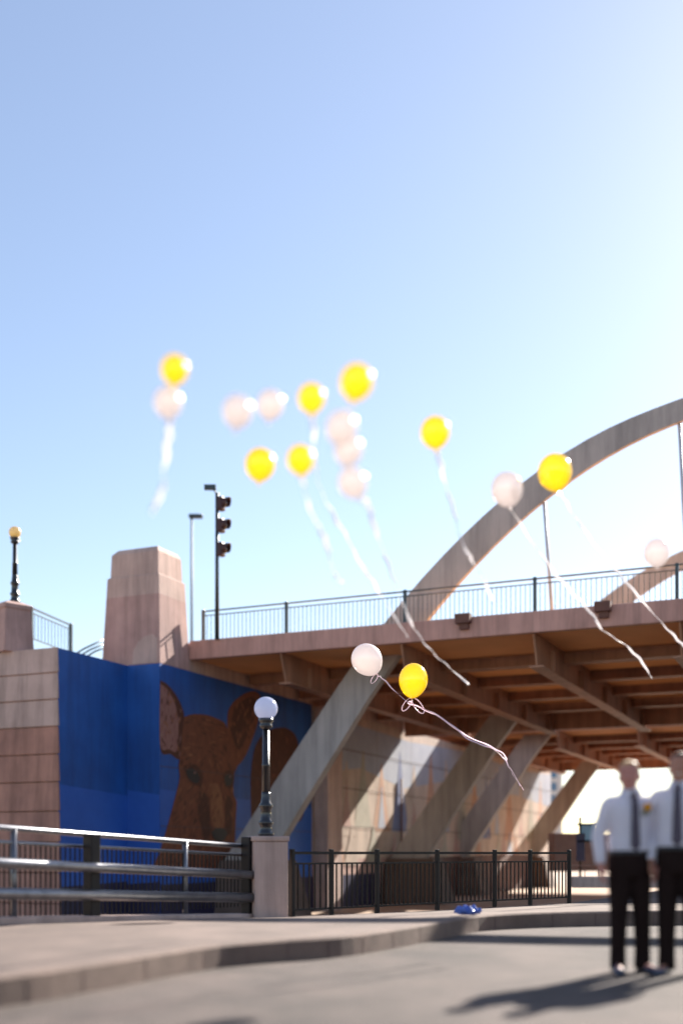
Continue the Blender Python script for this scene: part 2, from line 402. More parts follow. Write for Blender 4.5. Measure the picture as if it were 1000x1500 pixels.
def railing(name, pts, label, cat, post_every=None, h=1.1, pick=.13, matn='green_black_paint', pr=.045, rr=.03, group=None, posts=None, pickr=.010, botz=.12, picket_top=.16, zig=None):
    """pts: list of base points, a post stands on each; one picket panel per bay"""
    pts = [Vector(p) for p in pts]
    o = thing(name, pts[0], label, cat, group)
    Z = Vector((0,0,1))
    tr = MB()
    for a, b in zip(pts, pts[1:]): tr.bar(a+Z*h, b+Z*h, rr*2, rr*1.6)
    tr.build('top_rail', matn, o)
    for p in pts:
        m = MB(); m.box(p+Z*(h/2+.03), (pr*2, pr*2, h+.06), pts[-1]-pts[0]); m.build('post', matn, o, bevel=.008)
    for a, b in zip(pts, pts[1:]):
        m = MB(); d = b-a; L = d.length; k = max(2, int(L/pick)); dd = d.normalized()*pr
        m.bar(a+Z*(h-picket_top)+dd, b+Z*(h-picket_top)-dd, rr*1.2, rr*1.1); m.bar(a+Z*botz+dd, b+Z*botz-dd, rr*1.2, rr*1.1)
        for i in range(1, k):
            q = a+d*i/k; m.bar(q+Z*botz, q+Z*(h-picket_top), pickr*2, pickr*2)
        m.build('picket_panel', matn, o)
    return o
railing('bridge_railing', [B(t, .55, 8.722) for t in (.25, 3.68, 8.2, 12.72, 17.2, 21.7, 26.2, 30.7, 35.2, 39.7)],
        'dark green picket railing along the near edge of the arch bridge', 'railing', h=1.22, pick=.16, pr=.055)

# ------------------------------------------------------------------ abutment wall with the painted mural, wing wall, pier
def b2(v): return Vector((v.x, v.y))
Cc = A0-N*2.0                     # front corner under the pier
W1 = Cc-D*1.35
W0 = W1-N*3.92
TOPW = 7.67
def solid(mb, plan, z0, z1, edge_mats, top_mat):
    n = len(plan)
    mb.add([(p.x,p.y,z0) for p in plan]+[(p.x,p.y,z1) for p in plan], [], 0)
    b = len(mb.v)-2*n
    for i in range(n):
        j = (i+1)%n; mb.f.append([b+i,b+j,b+n+j,b+n+i]); mb.m.append(edge_mats[i]); mb.sm.append(False)
    mb.f.append([b+n+i for i in range(n)]); mb.m.append(top_mat); mb.sm.append(False)
    mb.f.append([b+i for i in range(n)][::-1]); mb.m.append(top_mat); mb.sm.append(False)
SP = 12.4                         # where the blue gives way to the pale mural
plan = [W0-D*22, W0, W1, Cc, Cc+N*SP, Cc+N*57, Cc+N*57-D*2.6, Cc+N*5-D*2.6, Cc+N*5-D*2.6-D*20.0]
ab = thing('mural_wall', (W0.x, W0.y, LOW), 'tall concrete bridge abutment wall painted blue with a fawn and tapering shapes', 'wall')
m = MB(); solid(m, plan, LOW-.1, TOPW, [1,0,0,0,2,1,1,1,1], 1)
wallo = m.build('wall', ['mural_blue','pink_concrete','mural_cream'], ab)
def wpt(u, v):                    # photo pixel -> (s, z) on the long wall face
    k = (u-500)/F
    s_ = (k*Cc.y-Cc.x)/(N.x-k*N.y); p = Cc+N*s_
    return s_, CAMZ+(1250-v)/F*p.y
def wq(s_, z, e):
    p = Cc+N*s_+D*e; return Vector((p.x, p.y, z))
def paint(mb, pts, e, mi):        # a painted patch, a thin skin on the wall
    n = len(pts); mb.add([wq(s_, z, e) for s_, z in pts], [tuple(range(n))], mi)
def smooth2(pts, n=5):
    q = spline([(a,b,0) for a, b in pts]+[(pts[0][0],pts[0][1],0)], n)[:-1]; return [(p.x,p.y) for p in q]
zf = lambda l: [(220+x/4.0, 950+y/4.0) for x, y in l]
def ell(cx, cy, rx, ry, n=16): return [(cx+rx*math.cos(2*math.pi*i/n), cy+ry*math.sin(2*math.pi*i/n)) for i in range(n)]
def patch(mb, l, e, mi, sm=True):
    q = [wpt(*p) for p in zf(l)]
    q = [(max(.01, a), b) for a, b in q]
    paint(mb, smooth2(q) if sm else q, e, mi)
fm = MB()
body = [(590,1010),(588,880),(590,720),(620,560),(700,480),(790,465),(850,510),(872,600),(880,760),(880,1010)]
patch(fm, body, .004, 1)
ear_r = [(450,440),(455,370),(490,310),(550,265),(600,250),(640,270),(652,330),(640,400),(610,500),(580,580),(545,650),(500,690),(480,620),(460,520)]
patch(fm, ear_r, .008, 0)
patch(fm, [(470,430),(490,350),(550,300),(600,285),(622,320),(610,400),(570,500),(525,590),(495,560),(478,500)], .012, 1)
ear_l = [(58,185),(100,210),(150,270),(185,340),(200,400),(198,480),(190,560),(172,650),(120,620),(58,580)]
patch(fm, ear_l, .008, 1)
patch(fm, [(58,205),(100,240),(135,300),(155,370),(165,450),(162,540),(150,605),(110,590),(58,560)], .012, 2)
head = [(200,400),(250,385),(330,390),(400,415),(440,445),(470,520),(500,640),(508,690),(490,740),(487,850),(505,900),(500,1000),(495,1130),(490,1300),(20,1300),(60,1180),(105,1020),(150,850),(170,760),(165,680),(180,600),(188,480)]
patch(fm, head, .016, 0)
patch(fm, [(355,800),(385,790),(412,830),(425,930),(430,1040),(395,1060),(365,1030),(352,930)], .020, 5)
patch(fm, [(285,840),(330,860),(345,960),(350,1080),(320,1130),(295,1040),(275,940)], .020, 1)
patch(fm, [(440,860),(470,880),(478,980),(465,1100),(440,1080),(438,960)], .020, 1)
patch(fm, [(190,690),(225,672),(275,690),(305,740),(300,800),(262,800),(220,770)], .020, 1)
patch(fm, [(425,735),(450,715),(485,720),(490,770),(478,815),(440,810),(425,780)], .020, 1)
patch(fm, [(206,716),(235,700),(266,716),(286,752),(282,784),(254,786),(222,760)], .026, 4)
patch(fm, [(432,752),(452,734),(476,742),(480,778),(462,804),(438,796)], .026, 4)
patch(fm, ell(258,728,6,6,8), .030, 2, False); patch(fm, ell(466,752,5,5,8), .030, 2, False)
patch(fm, [(355,1075),(385,1052),(425,1055),(448,1080),(432,1118),(400,1132),(368,1112)], .026, 4)
rnd = random.Random(11)          # brush strokes of the painted fur
def inside(p, poly):
    c = False; n = len(poly); j = n-1
    for i in range(n):
        if (poly[i][1] > p[1]) != (poly[j][1] > p[1]) and p[0] < (poly[j][0]-poly[i][0])*(p[1]-poly[i][1])/(poly[j][1]-poly[i][1])+poly[i][0]: c = not c
        j = i
    return c
for poly_, cnt, lay0, cols in ((head, 420, .0225, (0,1,1,3,5)), (ear_r, 110, .0142, (0,1,5)), (ear_l, 90, .0142, (2,1,5)), (body, 160, .006, (0,1,1,3))):
    x0, x1 = min(p[0] for p in poly_), max(p[0] for p in poly_); y0, y1 = min(p[1] for p in poly_), max(p[1] for p in poly_)
    for i in range(cnt):
        x, y = rnd.uniform(x0,x1), rnd.uniform(y0,y1)
        a_ = math.atan2(y-640, x-330)*.5+math.pi/2*.7+rnd.uniform(-.35,.35) if poly_ is head else rnd.uniform(1.1,1.9)
        L2 = rnd.uniform(14,34); wd2 = rnd.uniform(2.5,5)
        q2 = [(x+math.cos(a_)*L2, y+math.sin(a_)*L2), (x-math.sin(a_)*wd2, y+math.cos(a_)*wd2), (x-math.cos(a_)*L2, y-math.sin(a_)*L2), (x+math.sin(a_)*wd2, y-math.cos(a_)*wd2)]
        if all(inside(p, poly_) for p in q2): patch(fm, q2, lay0+.00012*(i % 12), rnd.choice(cols), False)
tag(fm.build('painted_fawn', ['fur','fur_dark','fur_ear','fur_muzzle','mural_dark','fur_light'], ab, fix=False), 'brown fawn with big ears painted on the blue wall')
# lighter ultramarine lower band on the blue faces
lb = MB()
for a, b_, off in ((W0, W1, Vector((D.x,D.y))*.004), (W1, Cc, -N*.004), (Cc, Cc+N*SP, D*.003)):
    p, q = a+off, b_+off
    lb.add([(p.x,p.y,LOW),(q.x,q.y,LOW),(q.x,q.y,3.05),(p.x,p.y,3.25)], [(0,1,2,3)])
tag(lb.build('paint_band', 'mural_blue_light', ab, fix=False), None)
db = MB()  # navy band standing in for the shade at the wall's foot
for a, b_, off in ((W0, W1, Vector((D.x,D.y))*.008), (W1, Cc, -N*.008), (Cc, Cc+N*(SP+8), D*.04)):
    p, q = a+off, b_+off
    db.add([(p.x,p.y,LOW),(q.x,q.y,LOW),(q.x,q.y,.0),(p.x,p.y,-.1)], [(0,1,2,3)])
tag(db.build('base_shade_band', 'navy_sheet', ab, fix=False), None)
# right hand mural: tapering shapes
pm = MB(); rnd = random.Random(3)
paint(pm, [(SP+.05,4.6),(18,5.2),(24,4.5),(31,5.3),(38,4.6),(46,5.2),(56.9,4.7),(56.9,7.3),(46,7.0),(36,7.4),(25,7.1),(SP+.05,7.4)], .004, 0)
paint(pm, [(SP+.05,LOW),(56.9,LOW),(56.9,.55),(44,.75),(30,.5),(20,.8),(SP+.05,.6)], .004, 4)
paint(pm, [(20.5,LOW),(56.9,LOW),(56.9,.8),(44,.95),(30,.8),(24,.9),(21,.5)], .0395, 6)  # dark brown band paints in the shade behind the fence
def spire(s0, wd, zb, zt, e, c):
    md = s0+wd/2; h_ = zt-zb
    pts = [(s0,zb),(s0+wd,zb),(s0+wd*.84,zb+h_*.32),(md+wd*.16,zb+h_*.62),(md+.05,zt),(md-.05,zt),(md-wd*.16,zb+h_*.62),(s0+wd*.16,zb+h_*.32)]
    paint(pm, pts, e, c)
k = 0; s_ = SP+.4
while s_ < 53.5:
    wd = rnd.uniform(1.9, 2.9); spire(s_, wd, 2.0+rnd.uniform(-.2,.3), rnd.uniform(5.4, 6.9), .009+.003*(k % 3), (2,5,3,2,1,5)[k % 6])
    if k % 2: spire(s_+wd*.3, wd*.4, 2.3, rnd.uniform(3.8,4.8), .021+.003*(k % 3), (4,0)[k//2 % 2])
    s_ += wd*rnd.uniform(.8, 1.15); k += 1
k = 0; s_ = SP+.2
while s_ < 54:
    wd = rnd.uniform(1.2, 2.0); spire(s_, wd, .45, rnd.uniform(2.0, 2.9), .030+.003*(k % 2), (0,2,5,3,4)[k % 5]); s_ += wd*rnd.uniform(.9, 1.6); k += 1
tag(pm.build('painted_shapes', ['mural_pale_blue','mural_deep_blue','mural_orange','mural_green','mural_rose','mural_cream','shade_umber'], ab, fix=False), 'faded blue, orange and cream tapering shapes painted on the wall')
gr = MB()
for z in (0.4, 2.25, 4.1, 5.95):
    for a, b_ in ((SP+.1, 56.9),):
        p, q = wq(a, z, .040), wq(b_, z, .040); gr.add([p, q, q+Vector((0,0,.035)), p+Vector((0,0,.035))], [(0,1,2,3)])
for a in range(15, 57, 5):
    p = wq(a, LOW, .0435); gr.add([p, p+N3*.03, p+N3*.03+Vector((0,0,9.2)), p+Vector((0,0,9.2))], [(0,1,2,3)])
for z in (1.95, 4.05):
    p, q = wq(.02, z, .0335), wq(SP-.1, z, .0335); gr.add([p, q, q+Vector((0,0,.02)), p+Vector((0,0,.02))], [(0,1,2,3)])
gr.build('panel_joint', 'groove', ab, fix=False)
bt = MB(); p = Cc+N*12.5; bt.hexa([Vector((q.x,q.y,z)) for z in (LOW-.05, 7.6) for q in (p+D*.04, p+D*.75, p+D*.75+N*1.6, p+D*.04+N*1.6)]); bt.build('buttress', 'pale_concrete', ab, bevel=.03)
# conduit pipe on the wall
cp = MB(); cp.tube([wq(23.3, LOW, .12), wq(23.3, 5.0, .12)], .06, 8); cp.build('drain_pipe', 'dark_box', ab)

# stone courses of the wing wall: lapped slabs
wg = thing('stone_retaining_wall', (W0.x-8, W0.y+3.5, LOW), 'pinkish wall of lapped stone courses at the left edge, beside the blue paint', 'wall')
zc = [7.67, 6.85, 5.98, 5.1, 4.2, 3.3, 2.35, 1.35, .35, -.65, -1.6]
for i in range(10):
    m = MB(); zt, zb = zc[i], zc[i+1]+.03
    e0, e1 = .03+.012*i, .075+.012*i; x0 = .02+.012*i; x1 = .06+.012*i
    f0, f1 = -N, D
    a, b_ = W0-D*22, W0
    if i == 0: zt += .012
    pt = lambda p, e, x, z: Vector((p.x-N.x*e+D.x*x, p.y-N.y*e+D.y*x, z))
    bk = .005
    m.hexa([pt(a,e1,0,zb), pt(b_,e1,x1,zb), pt(b_,bk,x1,zb), pt(a,bk,0,zb), pt(a,e0,0,zt), pt(b_,e0,x0,zt), pt(b_,bk,x0,zt), pt(a,bk,0,zt)])
    m.build('stone_course', 'pale_concrete' if i < 3 else 'brown_stone', wg, bevel=.02)

pr_ = thing('stone_pier', (Cc.x-1, Cc.y+1, TOPW), 'blocky tapered pink stone pier with stepped top at the end of the bridge', 'pier')
m = MB()
ringz = [(7.672,0,0),(10.15,.15,.15),(10.85,.19,.19),(10.86,.29,.29),(11.68,.33,.33),(11.86,.56,.48)]
def rg(i1, i2, z): return [B(-2.45+i1, -2.0+i1*.4, z), B(0-i2*.5, -2.0+i1*.4, z), B(0-i2*.5, .02-i2, z), B(-2.45+i1, .02-i2, z)]
vs = []
for z, a, b_ in ringz: vs += rg(a, b_, z)
m.add(vs, [(i*4+k, i*4+(k+1)%4, (i+1)*4+(k+1)%4, (i+1)*4+k) for i in range(len(ringz)-1) for k in range(4)]+[(3,2,1,0), tuple(len(vs)-4+k for k in range(4))])
m.m = [1 if (i < 20 and i//4 >= 1) or i > 20 else 0 for i in range(len(m.m))]
m.build('pier_block', ['pink_concrete','pale_concrete'], pr_, bevel=.03)
def pface(t, z):                  # a point on the pier's front face, a hair proud
    return B(t, -2.0+.15*.4*(z-7.672)/2.478-.006, z)
pp = MB(); q = [(-1.15,7.70),(-.09,7.70),(-.12,8.55),(-.3,8.72),(-.62,8.66),(-.9,8.5),(-1.1,8.2)]
pp.add([pface(*x) for x in q], [tuple(range(len(q)))]); pp.build('mortar_patch', 'pale_concrete', pr_, fix=False)
# bridge end seat below the deck, between pier and deck
m = MB(); bbox(m, -.6, -.03, .04, 22.7, TOPW+.003, 8.71); m.build('bearing_seat', 'pale_concrete', ab)

# ------------------------------------------------------------------ terrace: lamp on its pedestal, railings
pd = P(17, 945, 38.6)
ped = thing('lamp_pedestal', (pd.x, pd.y, TOPW), 'squat pink stone pedestal on the terrace at the left edge, carrying a tall lamp', 'pedestal')
m = MB(); m.lathe((pd.x, pd.y, TOPW), (0,0,1), [(.78,0),(.66,1.45),(.72,1.452),(.72,1.6),(.4,1.72)], 4, smooth=False)
m.build('pedestal_block', 'pink_concrete', ped, bevel=.02)
def globe_lamp(name, base, hh, rg_, label, glass, scale=1.0, group='globe street lamps on stone pedestals'):
    o = thing(name, base, label, 'street lamp', group)
    b = Vector(base); k = scale
    m = MB(); m.lathe(b, (0,0,1), [(.125*k,0),(.13*k,.05*k),(.105*k,.08*k),(.088*k,.16*k),(.118*k,.20*k),(.12*k,.23*k),(.09*k,.26*k),(.082*k,.42*k),(.108*k,.47*k),(.11*k,.50*k),(.08*k,.54*k),(.072*k,.66*k),(.07*k,.7*k)], 16)
    m.build('base', 'black_paint', o)
    m = MB(); zt = hh-rg_*1.02
    m.lathe(b, (0,0,1), [(.068*k,.69*k),(.062*k,zt*.6),(.066*k,zt*.602),(.066*k,zt*.62),(.058*k,zt*.625),(.052*k,zt-.14*k)], 14); m.build('pole', 'black_paint', o)
    m = MB(); m.lathe(b, (0,0,1), [(.055*k,zt-.14*k),(.10*k,zt-.11*k),(.105*k,zt-.07*k),(.08*k,zt-.05*k),(.115*k,zt-.02*k),(.12*k,zt+.03)], 16); m.build('collar', 'black_paint', o)
    m = MB(); m.ball(b+Vector((0,0,hh)), rg_, 32); m.build('globe', glass, o)
    return o
globe_lamp('street_lamp', (pd.x+.12, pd.y, TOPW+1.72), P(30,780,38.6).z-(TOPW+1.72), .2, 'distant lamp with amber globe, highest of the two, on the pedestal at the left edge', 'amber_globe', 1.35)
p1, p2 = P(46,939,39.6), P(104,948,42.6); p1.z = p2.z = 8.28
railing('terrace_railing', [p1, p2], 'short dark picket railing on top of the stone retaining wall', 'railing', h=1.16, pick=.24, pr=.06, pickr=.008)
p0 = P(22,950,40.2); p0.z = 8.28
q = P(34,950,39.7); q.z = 8.28
railing('curved_railing', [p0, q, p1+Vector((-.12,-.02,0))], 'low curved dark railing joining the lamp pedestal to the terrace railing', 'railing', h=1.02, pick=.14, pr=.03)
hr = thing('stair_handrail', P(126,952,43), 'sloping dark stair rails rising behind the blue wall to the pier', 'handrail')
for k in range(3):
    m = MB(); a = P(124+8*k, 950+2*k, 43.2); b_ = P(165, 931+7*k, 44.6); m.tube([a-Vector((.9,0,.55)), a, b_], .035, 8); m.build('rail_bar', 'green_black_paint', hr)
m = MB(); a = P(160, 929, 44.4); m.tube([Vector((a.x,a.y,TOPW-.1)), a], .04, 8); m.build('post', 'green_black_paint', hr)
m = MB(); a = P(112,957,42.3)-Vector((.0,0,.0)); m.tube([Vector((a.x,a.y,TOPW-.1)), a], .04, 8); m.build('post', 'green_black_paint', hr)

# ------------------------------------------------------------------ signal and light poles on the bridge approach
tp = P(318, 933, 41.6); tp.z = 8.722
zt = P(318, 722, tp.y).z
sg = thing('traffic_signal', tp, 'dark traffic signal of three hooded lamps on a slim pole behind the bridge railing', 'traffic signal')
m = MB(); m.tube([tp, (tp.x,tp.y,zt-2.6), (tp.x,tp.y,zt)], [.085,.07,.065], 10); m.build('pole', 'green_black_paint', sg)
for v in (738, 770, 805):
    c = P(324, v, tp.y); m = MB()
    m.box(c+D3*.0, (.22,.32,.50), D3); hd = m.build('signal_head', 'signal_housing', sg, bevel=.05)
    vz = MB(); q = c+D3*.11+Vector((0,0,.02))
    n_ = 12; vs = []
    for i in range(n_+1):
        a = -math.pi*.25+math.pi*1.5*i/n_
        for r_, x_ in ((.18,0),(.18,.28-.12*abs(math.sin((a-math.pi/2)/2))),(.165,.28-.12*abs(math.sin((a-math.pi/2)/2))),(.165,0)):
            vs.append(q+D3*x_+N3*math.cos(a)*r_+Vector((0,0,1))*math.sin(a)*r_)
    vz.add(vs, [(i*4+k, i*4+(k+1)%4, (i+1)*4+(k+1)%4, (i+1)*4+k) for i in range(n_) for k in range(4)], 0, True)
    vz.build('visor', 'signal_housing', hd)
    ln = MB(); ln.ball(c+D3*.11, (.14,.14,.14), 12); ln.build('lens', 'eye_dark', hd)
m = MB(); c = P(308,714,tp.y); m.tube([(tp.x,tp.y,zt-.05), c+Vector((.1,0,-.04))], .03, 8); m.box(c, (.42,.2,.16)); m.build('lamp_arm', 'green_black_paint', sg)
lp = P(281, 900, 62); lp.z = 8.702; zt = P(281,758,62).z
lg = thing('light_pole', lp, 'thin pale light pole with a flat dark lamp head, just right of the pier', 'light pole')
m = MB(); m.tube([lp, (lp.x,lp.y,zt)], [.085,.06], 10); m.build('pole', 'pole_grey', lg)
m = MB(); m.box((lp.x+.22,lp.y,zt+.06), (.75,.34,.2)); m.build('lamp_head', 'green_black_paint', lg, bevel=.04)

# ------------------------------------------------------------------ near side: pedestal, lamp, guard rail, fence
LPX = P(391.5, 1350, 16.9); LPX.z = .0
ped2 = thing('stone_pedestal', LPX, 'square pink stone pedestal on the sidewalk between guard rail and fence', 'pedestal')
m = MB(); ax = Vector((.95,.30,0))
def sq(mb, c, w, z0, z1): mb.box((c.x,c.y,(z0+z1)/2), (w,w,z1-z0), ax)
sq(m, LPX, .50, -.02, 1.17); m.build('shaft', 'pale_concrete', ped2, bevel=.015)
m = MB(); sq(m, LPX, .54, 1.172, 1.25); m.build('cap', 'pale_concrete', ped2, bevel=.02)
globe_lamp('street_lamp', (LPX.x-.02, LPX.y, 1.25), P(388,1038,16.9).z-1.25, .172, 'lamp with frosted pale blue globe on a black post, on the sidewalk pedestal', 'globe_glass', .92)

R0 = Vector((-4.6,12.25,.19)); R1 = Vector((-1.2,16.8,.02))
rd = (R1-R0); rd2 = Vector((rd.x,rd.y,0)).normalized(); rn = Vector((-rd2.y, rd2.x, 0))   # rn points to the drop
plinth = MB()
a, b_ = R0-rd*1.0, R1
plinth.hexa([a+rn*.0-Vector((0,0,.1)), b_-Vector((0,0,.1)), b_+rn*.3-Vector((0,0,.1)), a+rn*.3-Vector((0,0,.1)), a+Vector((0,0,.13)), b_+Vector((0,0,.10)), b_+rn*.3+Vector((0,0,.10)), a+rn*.3+Vector((0,0,.13))])
tag(plinth.build('plinth', 'pale_concrete', bevel=.02), 'low pale concrete plinth under the metal guard rail', 'plinth')
def ratu(u):                      # fraction along the rail for a photo column
    k = (u-500)/F
    return (k*R0.y-R0.x)/(rd.x-k*rd.y)
f0 = ratu(0)
Z3 = Vector((0,0,1))
def along(f, z0, z1):             # z0 at photo column 0, z1 at the pedestal
    p = R0+rd*f; p.z = z0+(z1-z0)*(f-f0)/(1-f0); return p
grd = thing('guard_rail', R0, 'heavy two-beam metal guard rail on dark posts at lower left', 'guard rail')
for z0, z1, r_ in ((.89,.68,.062),(.54,.35,.068)):
    m = MB(); m.tube([along(-.9,z0+(z0-z1)*.8,z1), along(f0,z0,z1), along(1.0,z0,z1)], r_, 12); m.build('rail_beam', 'galvanized', grd)
for f in (ratu(145), .985, -.25):
    m = MB(); p = R0+rd*f+rn*.13; m.box((p.x,p.y,.62), (.15,.17,1.24), rd2); m.build('post', 'rail_paint_dark', grd, bevel=.015)
    k = MB()
    for z0, z1 in ((.89,.68),(.54,.35)):
        q = along(f,z0,z1)+rn*.055; k.box(q, (.1,.08,.1), rd2)
    k.build('bracket', 'rail_paint_dark', grd)
hrl = thing('hand_rail', R0+rn*.25, 'taller thin metal handrail with pickets just behind the guard rail', 'handrail')
for z0, z1, r_, nm in ((1.31,1.10,.036,'top_rail'),(1.14,.97,.022,'mid_rail')):
    m = MB(); m.tube([along(-.9,z0+.2,z1)+rn*.24, along(f0,z0,z1)+rn*.24, along(1.0,z0,z1)+rn*.24], r_, 10); m.build(nm, 'galvanized', hrl)
for f in (ratu(290), ratu(40), -.5):
    m = MB(); t_ = along(f,1.31,1.10)+rn*.24; m.tube([(t_.x,t_.y,.1), t_], .04, 10); m.build('post', 'galvanized', hrl)
m = MB()
for i in range(112):
    f = -.5+1.48*i/111; t_ = along(f,1.14,.97)+rn*.24; m.bar((t_.x,t_.y,.22), t_, .014, .014)
m.build('picket_panel', 'picket_paint', hrl)

fp = [P(u, 1250, Y) for u, Y in ((428,17.15),(485,17.75),(552,18.5),(640,19.6),(724,20.7),(776,21.4),(833,22.2))]
for i, p in enumerate(fp): p.z = .035
fo = railing('picket_fence', fp, 'dark metal picket fence along the sidewalk under the bridge, right of the pedestal', 'fence', h=.97, pick=.105, matn='picket_paint', pr=.032, rr=.026, pickr=.011)

# crumpled blue bag in the gutter by the kerb
m = MB(); c = P(684,1346,14.9); c.z = .2
rnd = random.Random(5)
m.ball(c+Vector((0,0,.045)), (.17,.10,.05), 26)
m.v = [Vector((v.x, v.y, c.z+.004+max(0,(v.z-c.z))*(1+.55*math.sin(v.x*47+v.y*31)*math.cos(v.y*58-v.x*17)))) +Vector((.02*math.sin(v.y*60),.02*math.sin(v.x*52),0))+Vector((rnd.uniform(-.006,.006),rnd.uniform(-.006,.006),rnd.uniform(0,.008))) for v in m.v]
m.sm = [False]*len(m.sm)
tag(m.build('plastic_bag', 'blue_plastic'), 'crumpled blue plastic bag lying on the kerb below the fence', 'bag')

# ------------------------------------------------------------------ far things under the bridge
ob = P(772,1250,300); ob.z = LOW
of = thing('office_building', ob, 'distant pale office block with blue windows seen past the end of the mural wall', 'building')
m = MB(); X0, X1 = P(720,1250,300).x, P(823,1250,300).x; H_ = P(800,1118,300).z
m.box(((X0+X1)/2,305,(H_+LOW)/2), (X1-X0,10,H_-LOW)); m.build('wall', 'office_wall', of)
m = MB(); m.box(((X0+X1)/2,305,H_+.35), (X1-X0+.6,10.6,.7)); m.build('roof', 'office_wall', of)
for r_ in range(6):
    for c_ in range(4):
        m = MB(); x = X1-1.2-3.3-c_*4.2; z = H_-2.8-r_*3.3; m.box((x+1.4,299.96,z), (3.3,.1,2.1)); m.build('window', 'office_glass', of)
bw = MB(); a, b_ = P(834,1250,64), P(890,1250,66); bw.box(((a.x+b_.x)/2,(a.y+b_.y)/2,1.05), ((b_-a).length+3,.5,2.1), b_-a)
tag(bw.build('brick_wall', 'brick_wall', bevel=.03), 'low reddish brown wall beyond the fence, left of the men', 'wall')
br = MB(); a, b_ = P(836,1250,34), P(1010,1250,34); br.box(((a.x+b_.x)/2,34,.15), ((b_-a).length,.6,.32), b_-a)
tag(br.build('concrete_barrier', 'pale_concrete', bevel=.03), 'low pale concrete barrier on the far side of the street behind the men', 'barrier')
sp_ = P(849,1250,48); sp_.z = 0
sn = thing('sign_post', sp_, 'slim dark post with a navy board and pale blue sign, beyond the fence end', 'sign')
m = MB(); m.tube([sp_, (sp_.x,sp_.y,2.5)], .05, 8); m.build('post', 'rail_paint_dark', sn)
m = MB(); m.box((sp_.x,sp_.y-.09,1.25), (.36,.06,1.15)); m.build('board', 'navy_sheet', sn, bevel=.02)
m = MB(); m.box((sp_.x+.35,sp_.y-.05,1.85), (.62,.05,.62)); sb = m.build('sign_panel', 'sign_blue', sn)
m = MB()
for z in (1.5,2.2): m.box((sp_.x+.3,sp_.y-.09,z), (.9,.06,.08))
m.build('sign_frame', 'rail_paint_dark', sb)
railing('street_railing', [Vector((P(835+i*42,1250,36.5).x, 36.5, .003)) for i in range(5)], 'thin low railing across the far street, behind the men', 'railing', h=.62, pick=.4, pr=.02, rr=.014, matn='brown_stone')

# ------------------------------------------------------------------ balloons
def balloon(u, v, dpx, Y, colr, label, rib=None, knot=(4,27), endY=None, ribw=.015, loops=False, aspect=1.06, rmat='white_ribbon'):
    c = P(u, v, Y); D_ = dpx/F*Y; r = D_/2
    kd = Vector((knot[0], 0, -knot[1])).normalized()
    Lk = r*(aspect*1.22)
    kp = c+kd*Lk
    o = thing('balloon', kp, label, 'balloon', 'white balloons drifting over the street' if colr == 'white' else 'yellow balloons drifting over the street')
    m = MB(); prof = []
    n = 26
    for i in range(n+1):
        th = math.pi*i/n; x = -math.cos(th)              # -1 at the knot, 1 at the crown
        z = x*aspect*r if x > 0 else x*aspect*r*1.10
        rad = r*math.sin(th)*(1.0 if x > 0 else 1-.13*x*x)
        prof.append((max(rad, .006 if i == n else .010), z))
    m.lathe(c, -kd, prof, 32); m.build('skin', colr+'_latex', o)
    m = MB(); m.lathe(c+kd*r*aspect*1.07, kd, [(.008,0),(.011,.008),(.006,.014),(.012,.024),(.014,.028)], 12); m.build('knot', colr+'_latex', o)
    if rib:
        eY = endY or Y
        pts = [kp+kd*.01]+[P(a, b_, Y+(eY-Y)*(i+1)/len(rib)) for i, (a, b_) in enumerate(rib)]
        q = spline(pts, 10); n = len(q)
        wob = [p+Vector((math.sin(i*.9+u)*.006, 0, math.cos(i*.7+u)*.006)) for i, p in enumerate(q)]
        m = MB(); m.tube(wob, [ribw]*n, 6, flat=.16, twist=[.9*math.sin(i*.21+u)+.5*math.sin(i*.057+v)+i*.05 for i in range(n)]); m.build('ribbon', rmat, o)
    if loops:
        for s_, rr_ in loops:
            m = MB(); q = [kp+Vector((s_*.02,0,-.01))+Vector((s_*rr_*(1-math.cos(a))*.55+ .01*s_, .02*math.sin(a), -rr_*1.3*math.sin(a*.5)-.0*a)) if False else kp+Vector((s_*rr_*(.5-.5*math.cos(a)), .015*math.sin(a), -rr_*.9*(.5-.5*math.cos(a))+rr_*.45*math.sin(a)*s_)) for a in [2*math.pi*i/20 for i in range(21)]]
            m.tube(q, .0055, 6); m.build('ribbon_loop', rmat, o)
    return o
balloon(256,541,40,6.80,'yellow','leftmost yellow balloon, sitting right above a white one over the pier', knot=(-2,27))
balloon(246,589,42,7.06,'white','leftmost white balloon, hanging just under a yellow one, ribbon falling straight down', [(249,625),(244,662),(238,715),(229,738),(222,752)], knot=(2,27))
balloon(348,602,44,6.89,'white','left one of two touching white balloons, between the far left pair and the cluster', knot=(-3,27))
balloon(396,592,40,7.70,'white','right one of two touching white balloons, right of its larger twin', knot=(-3,27))
balloon(456,583,40,7.22,'yellow','yellow balloon left of the white column, trailing the longest ribbon down past the railing', [(459,625),(462,668),(467,710),(487,752),(510,790),(530,830),(552,862),(575,900),(597,933)], endY=12.5, knot=(1,27))
balloon(522,559,49,6.72,'yellow','highest yellow balloon in the middle, pale and large, above the column of three white ones', knot=(-6,27))
balloon(500,626,46,6.80,'white','topmost of the three white balloons stacked in a column', knot=(-6,27))
balloon(510,659,42,7.06,'white','middle one of the three white balloons stacked in a column', knot=(-4,27))
balloon(516,707,42,7.39,'white','lowest of the three white balloons in a column, its ribbon reaching the bridge deck', [(538,735),(547,768),(560,805),(575,845),(592,890),(606,920),(630,952),(656,976),(686,1003)], endY=15, knot=(10,20))
balloon(381,680,44,8.80,'yellow','yellow balloon without visible ribbon, left neighbour of the one above the signal', knot=(-2,27))
